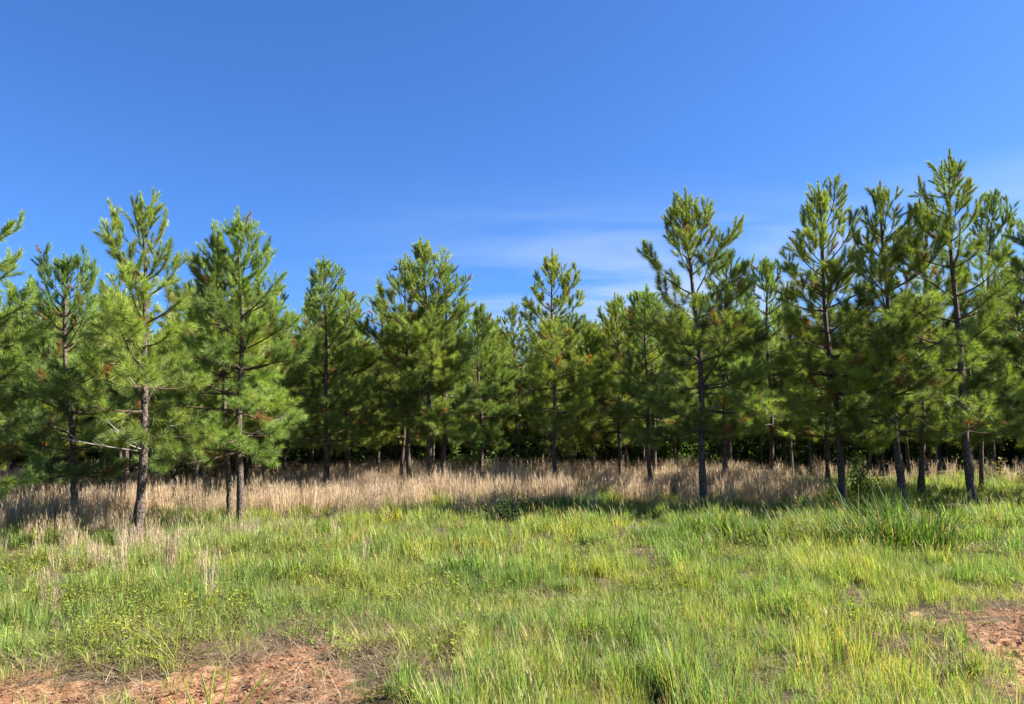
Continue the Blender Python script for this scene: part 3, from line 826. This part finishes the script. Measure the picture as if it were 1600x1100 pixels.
# ------------------------------------------------------------------ the wood beyond: one mass, and the thicket on its floor
WOODS = []
for k in range(3):
    TVv, TF4, twigs, N = FORMS[k][2]
    WOODS.append(mesh('far_pine', np.concatenate([N[0], TVv]), [N[1], TF4 + len(N[0])], [M_NEEDLE, M_BARK],
                      np.concatenate([N[2], np.ones((len(TVv), 3))]), np.concatenate([np.zeros(len(N[1])), np.ones(len(TF4))])))
gxx, gyy = np.meshgrid(np.arange(-52, 53, 2.7), np.arange(38, 72, 2.6))
gxx = (gxx + rg.uniform(-.6, .6, gxx.shape)).ravel(); gyy = (gyy + rg.uniform(-.6, .6, gyy.shape)).ravel()
k = np.abs(gxx) < gyy * .78 + 4
scatter('pine_woods', WOODS, gxx[k], gyy[k], rg.uniform(.82, 1.0, k.sum()), .02, 310)

def shrub_mesh(seed, h, r, n, leaf, cols, name='foliage'):
    """leafy shrub: curved stems and many leaf-sized faces bunched along their outer ends"""
    rng = np.random.default_rng(seed); mb = MB(); st = MB()
    for k in range(n):
        a = rng.random() * 6.28; e = R(rng.uniform(35, 88)); l = h * rng.uniform(.55, 1.1)
        P = grow((rng.normal(0, r * .2), rng.normal(0, r * .2), -.03), a, e, e - R(rng.uniform(0, 35)), l, 6, rng, .25)
        P[:, :2] = P[0, :2] + (P[:, :2] - P[0, :2]) * np.clip(r / (h * .55), .4, 2)
        st.add(*tube(P, np.linspace(.010, .003, 6), 4))
        for j in range(46):
            f = rng.uniform(.25, 1.0) * 5; i = min(int(f), 4); q = P[i] + (P[i + 1] - P[i]) * (f - i) + rng.normal(0, .07, 3)
            t_ = nrm(rng.normal(size=3) + np.array([0, 0, .1])); sd = nrm(np.cross(t_, rng.normal(size=3))); s_ = leaf * rng.uniform(.6, 1.3)
            V = np.array([q, q + t_ * s_ * .5 + sd * s_ * .28, q + t_ * s_, q + t_ * s_ * .5 - sd * s_ * .28])
            mb.add(V, np.array([[0, 1, 2, 3]]), np.array(cols[int(rng.integers(len(cols)))]) * rng.uniform(.7, 1.3))
    return mb.mesh('foliage', M_SHRUB), st.mesh('stems', M_TWIG, True, False)
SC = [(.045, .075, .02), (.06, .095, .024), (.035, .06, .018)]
thick = []
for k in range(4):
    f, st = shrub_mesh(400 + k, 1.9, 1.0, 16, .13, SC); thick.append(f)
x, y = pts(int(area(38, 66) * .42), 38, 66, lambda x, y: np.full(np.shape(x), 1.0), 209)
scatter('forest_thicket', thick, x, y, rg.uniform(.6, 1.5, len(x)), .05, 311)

def shrub(label, x, y, h, r, n, leaf, cols, seed, group=None):
    root = obj('shrub', None, None, (x, y, float(ground_z(x, y)))); tag(root, label, 'shrub', group)
    f, st = shrub_mesh(seed, h, r, n, leaf, cols)
    obj('foliage', f, root); obj('stems', st, root)
    return root
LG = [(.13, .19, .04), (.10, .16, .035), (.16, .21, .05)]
shrub('light green leafy sapling right of the dense dark pine trunk', px_x(1347, 21.5), 21.5, 1.35, .45, 12, .09, LG, 420)
shrub('low bushy weed, tree shade put into its leaf colour, alone at the edge of the brown grass, centre', px_x(798, 18.2), 18.2, .72, .8, 26, .07, [(.04, .07, .024), (.03, .055, .02)], 421)  # leaf colours darkened to stand in for a tree's shadow falling here
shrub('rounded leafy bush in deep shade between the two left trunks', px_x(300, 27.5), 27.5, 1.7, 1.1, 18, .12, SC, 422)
shrub('sunlit yellow green bush seen behind the big spreading pine trunk', px_x(1080, 34), 34, 2.4, 1.5, 22, .14, LG, 423)
shrub('sunlit bush in the gap right of the two dark central trunks', px_x(725, 33), 33, 2.3, 1.3, 20, .14, LG, 424)
shrub('brownish green brush at the right border behind the tallest pine', px_x(1580, 27), 27, 1.3, 1.5, 20, .10, [(.10, .11, .04), (.14, .11, .06)], 425)
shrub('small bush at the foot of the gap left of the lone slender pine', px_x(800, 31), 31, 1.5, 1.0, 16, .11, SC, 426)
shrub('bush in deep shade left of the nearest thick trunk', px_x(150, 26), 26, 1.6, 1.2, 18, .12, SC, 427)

# ------------------------------------------------------------------ plants that stand out of the sward
def coarse_clump(label, x, y, h, seed):
    rng = np.random.default_rng(seed); mb = MB()
    for k in range(230):
        r = .27 * math.sqrt(rng.random()); a = rng.random() * 6.28
        c = np.array([(.050, .110, .020), (.068, .135, .024), (.11, .175, .034), (.032, .070, .016)][int(rng.integers(4))]) * rng.uniform(.8, 1.2)
        if rng.random() < .07: c = np.array((.30, .20, .09))
        V, F, P = blade(np.array([r * math.cos(a), r * math.sin(a), -.02]), a + rng.normal(0, .5), h * rng.uniform(.55, 1.2), rng.uniform(.3, 1.5), .017, 6, rng.uniform(55, 86))
        mb.add(V, F, c)
    o = obj('grass_clump', mb.mesh('grass_clump', M_GRASS), None, (x, y, float(ground_z(x, y))))
    o.scale = (1.2, 1.2, 1.1)
    tag(o, label, 'grass clump', 'coarse dark grass clumps on the right')
for k, (px, d, h, lab) in enumerate([
    (1118, 14.6, .48, 'coarse grass clump in front of the big spreading pine, leftmost of the row'),
    (1182, 14.2, .50, 'second coarse dark grass clump from the left of the row'),
    (1238, 13.4, .62, 'coarse grass clump midway between the spreading and the dense dark pine'),
    (1292, 12.7, .80, 'coarse dark grass clump below the dense dark pine trunk'),
    (1345, 12.2, 1.0, 'largest coarse dark grass clump, below the gap left of the leaning trunk'),
    (1396, 12.0, .95, 'coarse dark grass clump right in front of the leaning pine foot'),
    (1448, 12.1, .85, 'rightmost coarse grass clump, arching to the right beside short grass')]):
    coarse_clump(lab, px_x(px, d), d, h, 440 + k)

def straw_bunch(label, px, d, h, n, spread, seed, col):
    rng = np.random.default_rng(seed); mb = MB()
    for k in range(n):
        a = rng.random() * 6.28; r = spread * math.sqrt(rng.random())
        c = np.array(col) * rng.uniform(.8, 1.2)
        V, F, P = blade(np.array([r * math.cos(a), r * math.sin(a), -.02]), a, h * rng.uniform(.7, 1.1), rng.uniform(0, .2), .009, 4, rng.uniform(84, 90))
        mb.add(V, F, c)
        for q in range(5):
            i = int(rng.integers(1, 4))
            V, F, _ = blade(P[i] - np.array([0, 0, .05]), rng.random() * 6.28, .10, .2, .007, 3, 72); mb.add(V, F, c)
    x = px_x(px, d)
    o = obj('dry_grass_tuft', mb.mesh('dry_grass_tuft', M_TAN), None, (x, d, float(ground_z(x, d))))
    tag(o, label, 'dry grass', 'dry tufts standing in the green grass')
straw_bunch('tall narrow pale dry tuft just left of the nearest trunk foot', 193, 13.2, .95, 16, .06, 460, (.58, .50, .38))
straw_bunch('thick brown dry tuft right of the nearest trunk foot', 270, 11.0, .80, 34, .11, 461, (.42, .32, .23))
straw_bunch('short pale dry tuft nearest to the camera on the left', 335, 9.6, .58, 18, .08, 462, (.52, .46, .34))
straw_bunch('thin pale dry stalk standing alone in green grass left of centre', 574, 11.0, .80, 4, .03, 463, (.60, .54, .42))
straw_bunch('small pinkish brown dry tuft at the far left among weeds', 88, 8.8, .42, 22, .12, 464, (.42, .31, .25))

def weed_plant(label, px, d, stems, seed, col, w, leafy, bendr):
    """sprawling weed: several stalks from one root, narrow leaves along them, each stalk a part"""
    rng = np.random.default_rng(seed); x = px_x(px, d)
    root = obj('weed_plant', None, None, (x, d, float(ground_z(x, d)))); tag(root, label, 'weed')
    lf = MB()
    for az, el, l in stems:
        P = grow((rng.normal(0, .02), rng.normal(0, .02), -.02), az, R(el), R(el) - rng.uniform(*bendr), l, 8, rng, .10)
        mb = MB(); V, F = tube(P, np.linspace(w, w * .45, 8), 5); mb.add(V, F, np.array(col) * rng.uniform(.85, 1.15))
        for j in range(leafy):
            f = rng.uniform(.15, 1) * 7; i = min(int(f), 6); q = P[i] + (P[i + 1] - P[i]) * (f - i)
            V, F, _ = blade(q, az + rng.choice([-1, 1]) * rng.uniform(.2, 1.1), rng.uniform(.05, .13), rng.uniform(.1, .9), .008, 4, rng.uniform(20, 70))
            lf.add(V, F, np.array(col) * rng.uniform(.8, 1.25))
        obj('stalk', mb.mesh('stalk', M_WEED), root)
    if lf.n:
        obj('leaves', lf.mesh('leaves', M_WEED), root)
weed_plant('sprawling yellow green weed with long thin stalks behind the bare soil', 288, 6.5,
           [(3.0, 38, .62), (2.7, 55, .55), (1.9, 74, .60), (1.5, 84, .72), (.9, 68, .60), (.3, 50, .50), (4.2, 40, .35), (2.3, 62, .62), (.1, 32, .42), (3.4, 22, .48)], 470, (.24, .25, .045), .006, 13, (.1, .7))
weed_plant('fresh green weed with fat upright stalks on the bare soil, bottom left', 345, 4.75,
           [(2.9, 64, .40), (2.4, 72, .46), (1.8, 80, .48), (1.3, 78, .46), (.5, 62, .55), (.25, 52, .52), (3.05, 46, .42), (.1, 36, .40), (3.3, 30, .36)], 471, (.17, .235, .045), .009, 4, (-.1, .35))
weed_plant('small green stalked weed at the bottom edge, left of the bare soil', 215, 4.7,
           [(2.6, 66, .30), (1.6, 82, .33), (.7, 66, .28), (3.2, 48, .26)], 472, (.18, .24, .05), .008, 5, (-.1, .4))

# clods and grit lying on the bare soil
def clod(seed):
    rng = np.random.default_rng(seed); bm_v = []; F = []
    t_ = (1 + 5 ** .5) / 2
    V = np.array([(-1, t_, 0), (1, t_, 0), (-1, -t_, 0), (1, -t_, 0), (0, -1, t_), (0, 1, t_), (0, -1, -t_), (0, 1, -t_), (t_, 0, -1), (t_, 0, 1), (-t_, 0, -1), (-t_, 0, 1)], float)
    F = np.array([(0, 11, 5), (0, 5, 1), (0, 1, 7), (0, 7, 10), (0, 10, 11), (1, 5, 9), (5, 11, 4), (11, 10, 2), (10, 7, 6), (7, 1, 8), (3, 9, 4), (3, 4, 2), (3, 2, 6), (3, 6, 8), (3, 8, 9), (4, 9, 5), (2, 4, 11), (6, 2, 10), (8, 6, 7), (9, 8, 1)])
    V = V / 1.9 * rng.uniform(.6, 1.2, (12, 1)) * np.array([1.1, .9, .6]) * .012
    return mesh('clod', V, F, M_SOIL, np.ones((12, 3)), None, False)
x, y = pts(int(area(3.4, 9) * 260), 3.4, 9, lambda x, y: sstep(.45, .9, bare(x, y)), 220)
scatter('soil_clods', [clod(600 + k) for k in range(5)], x, y, np.minimum(np.exp(rg.normal(-.25, .6, len(x))), 3.0), .5, 312, zoff=-.04)
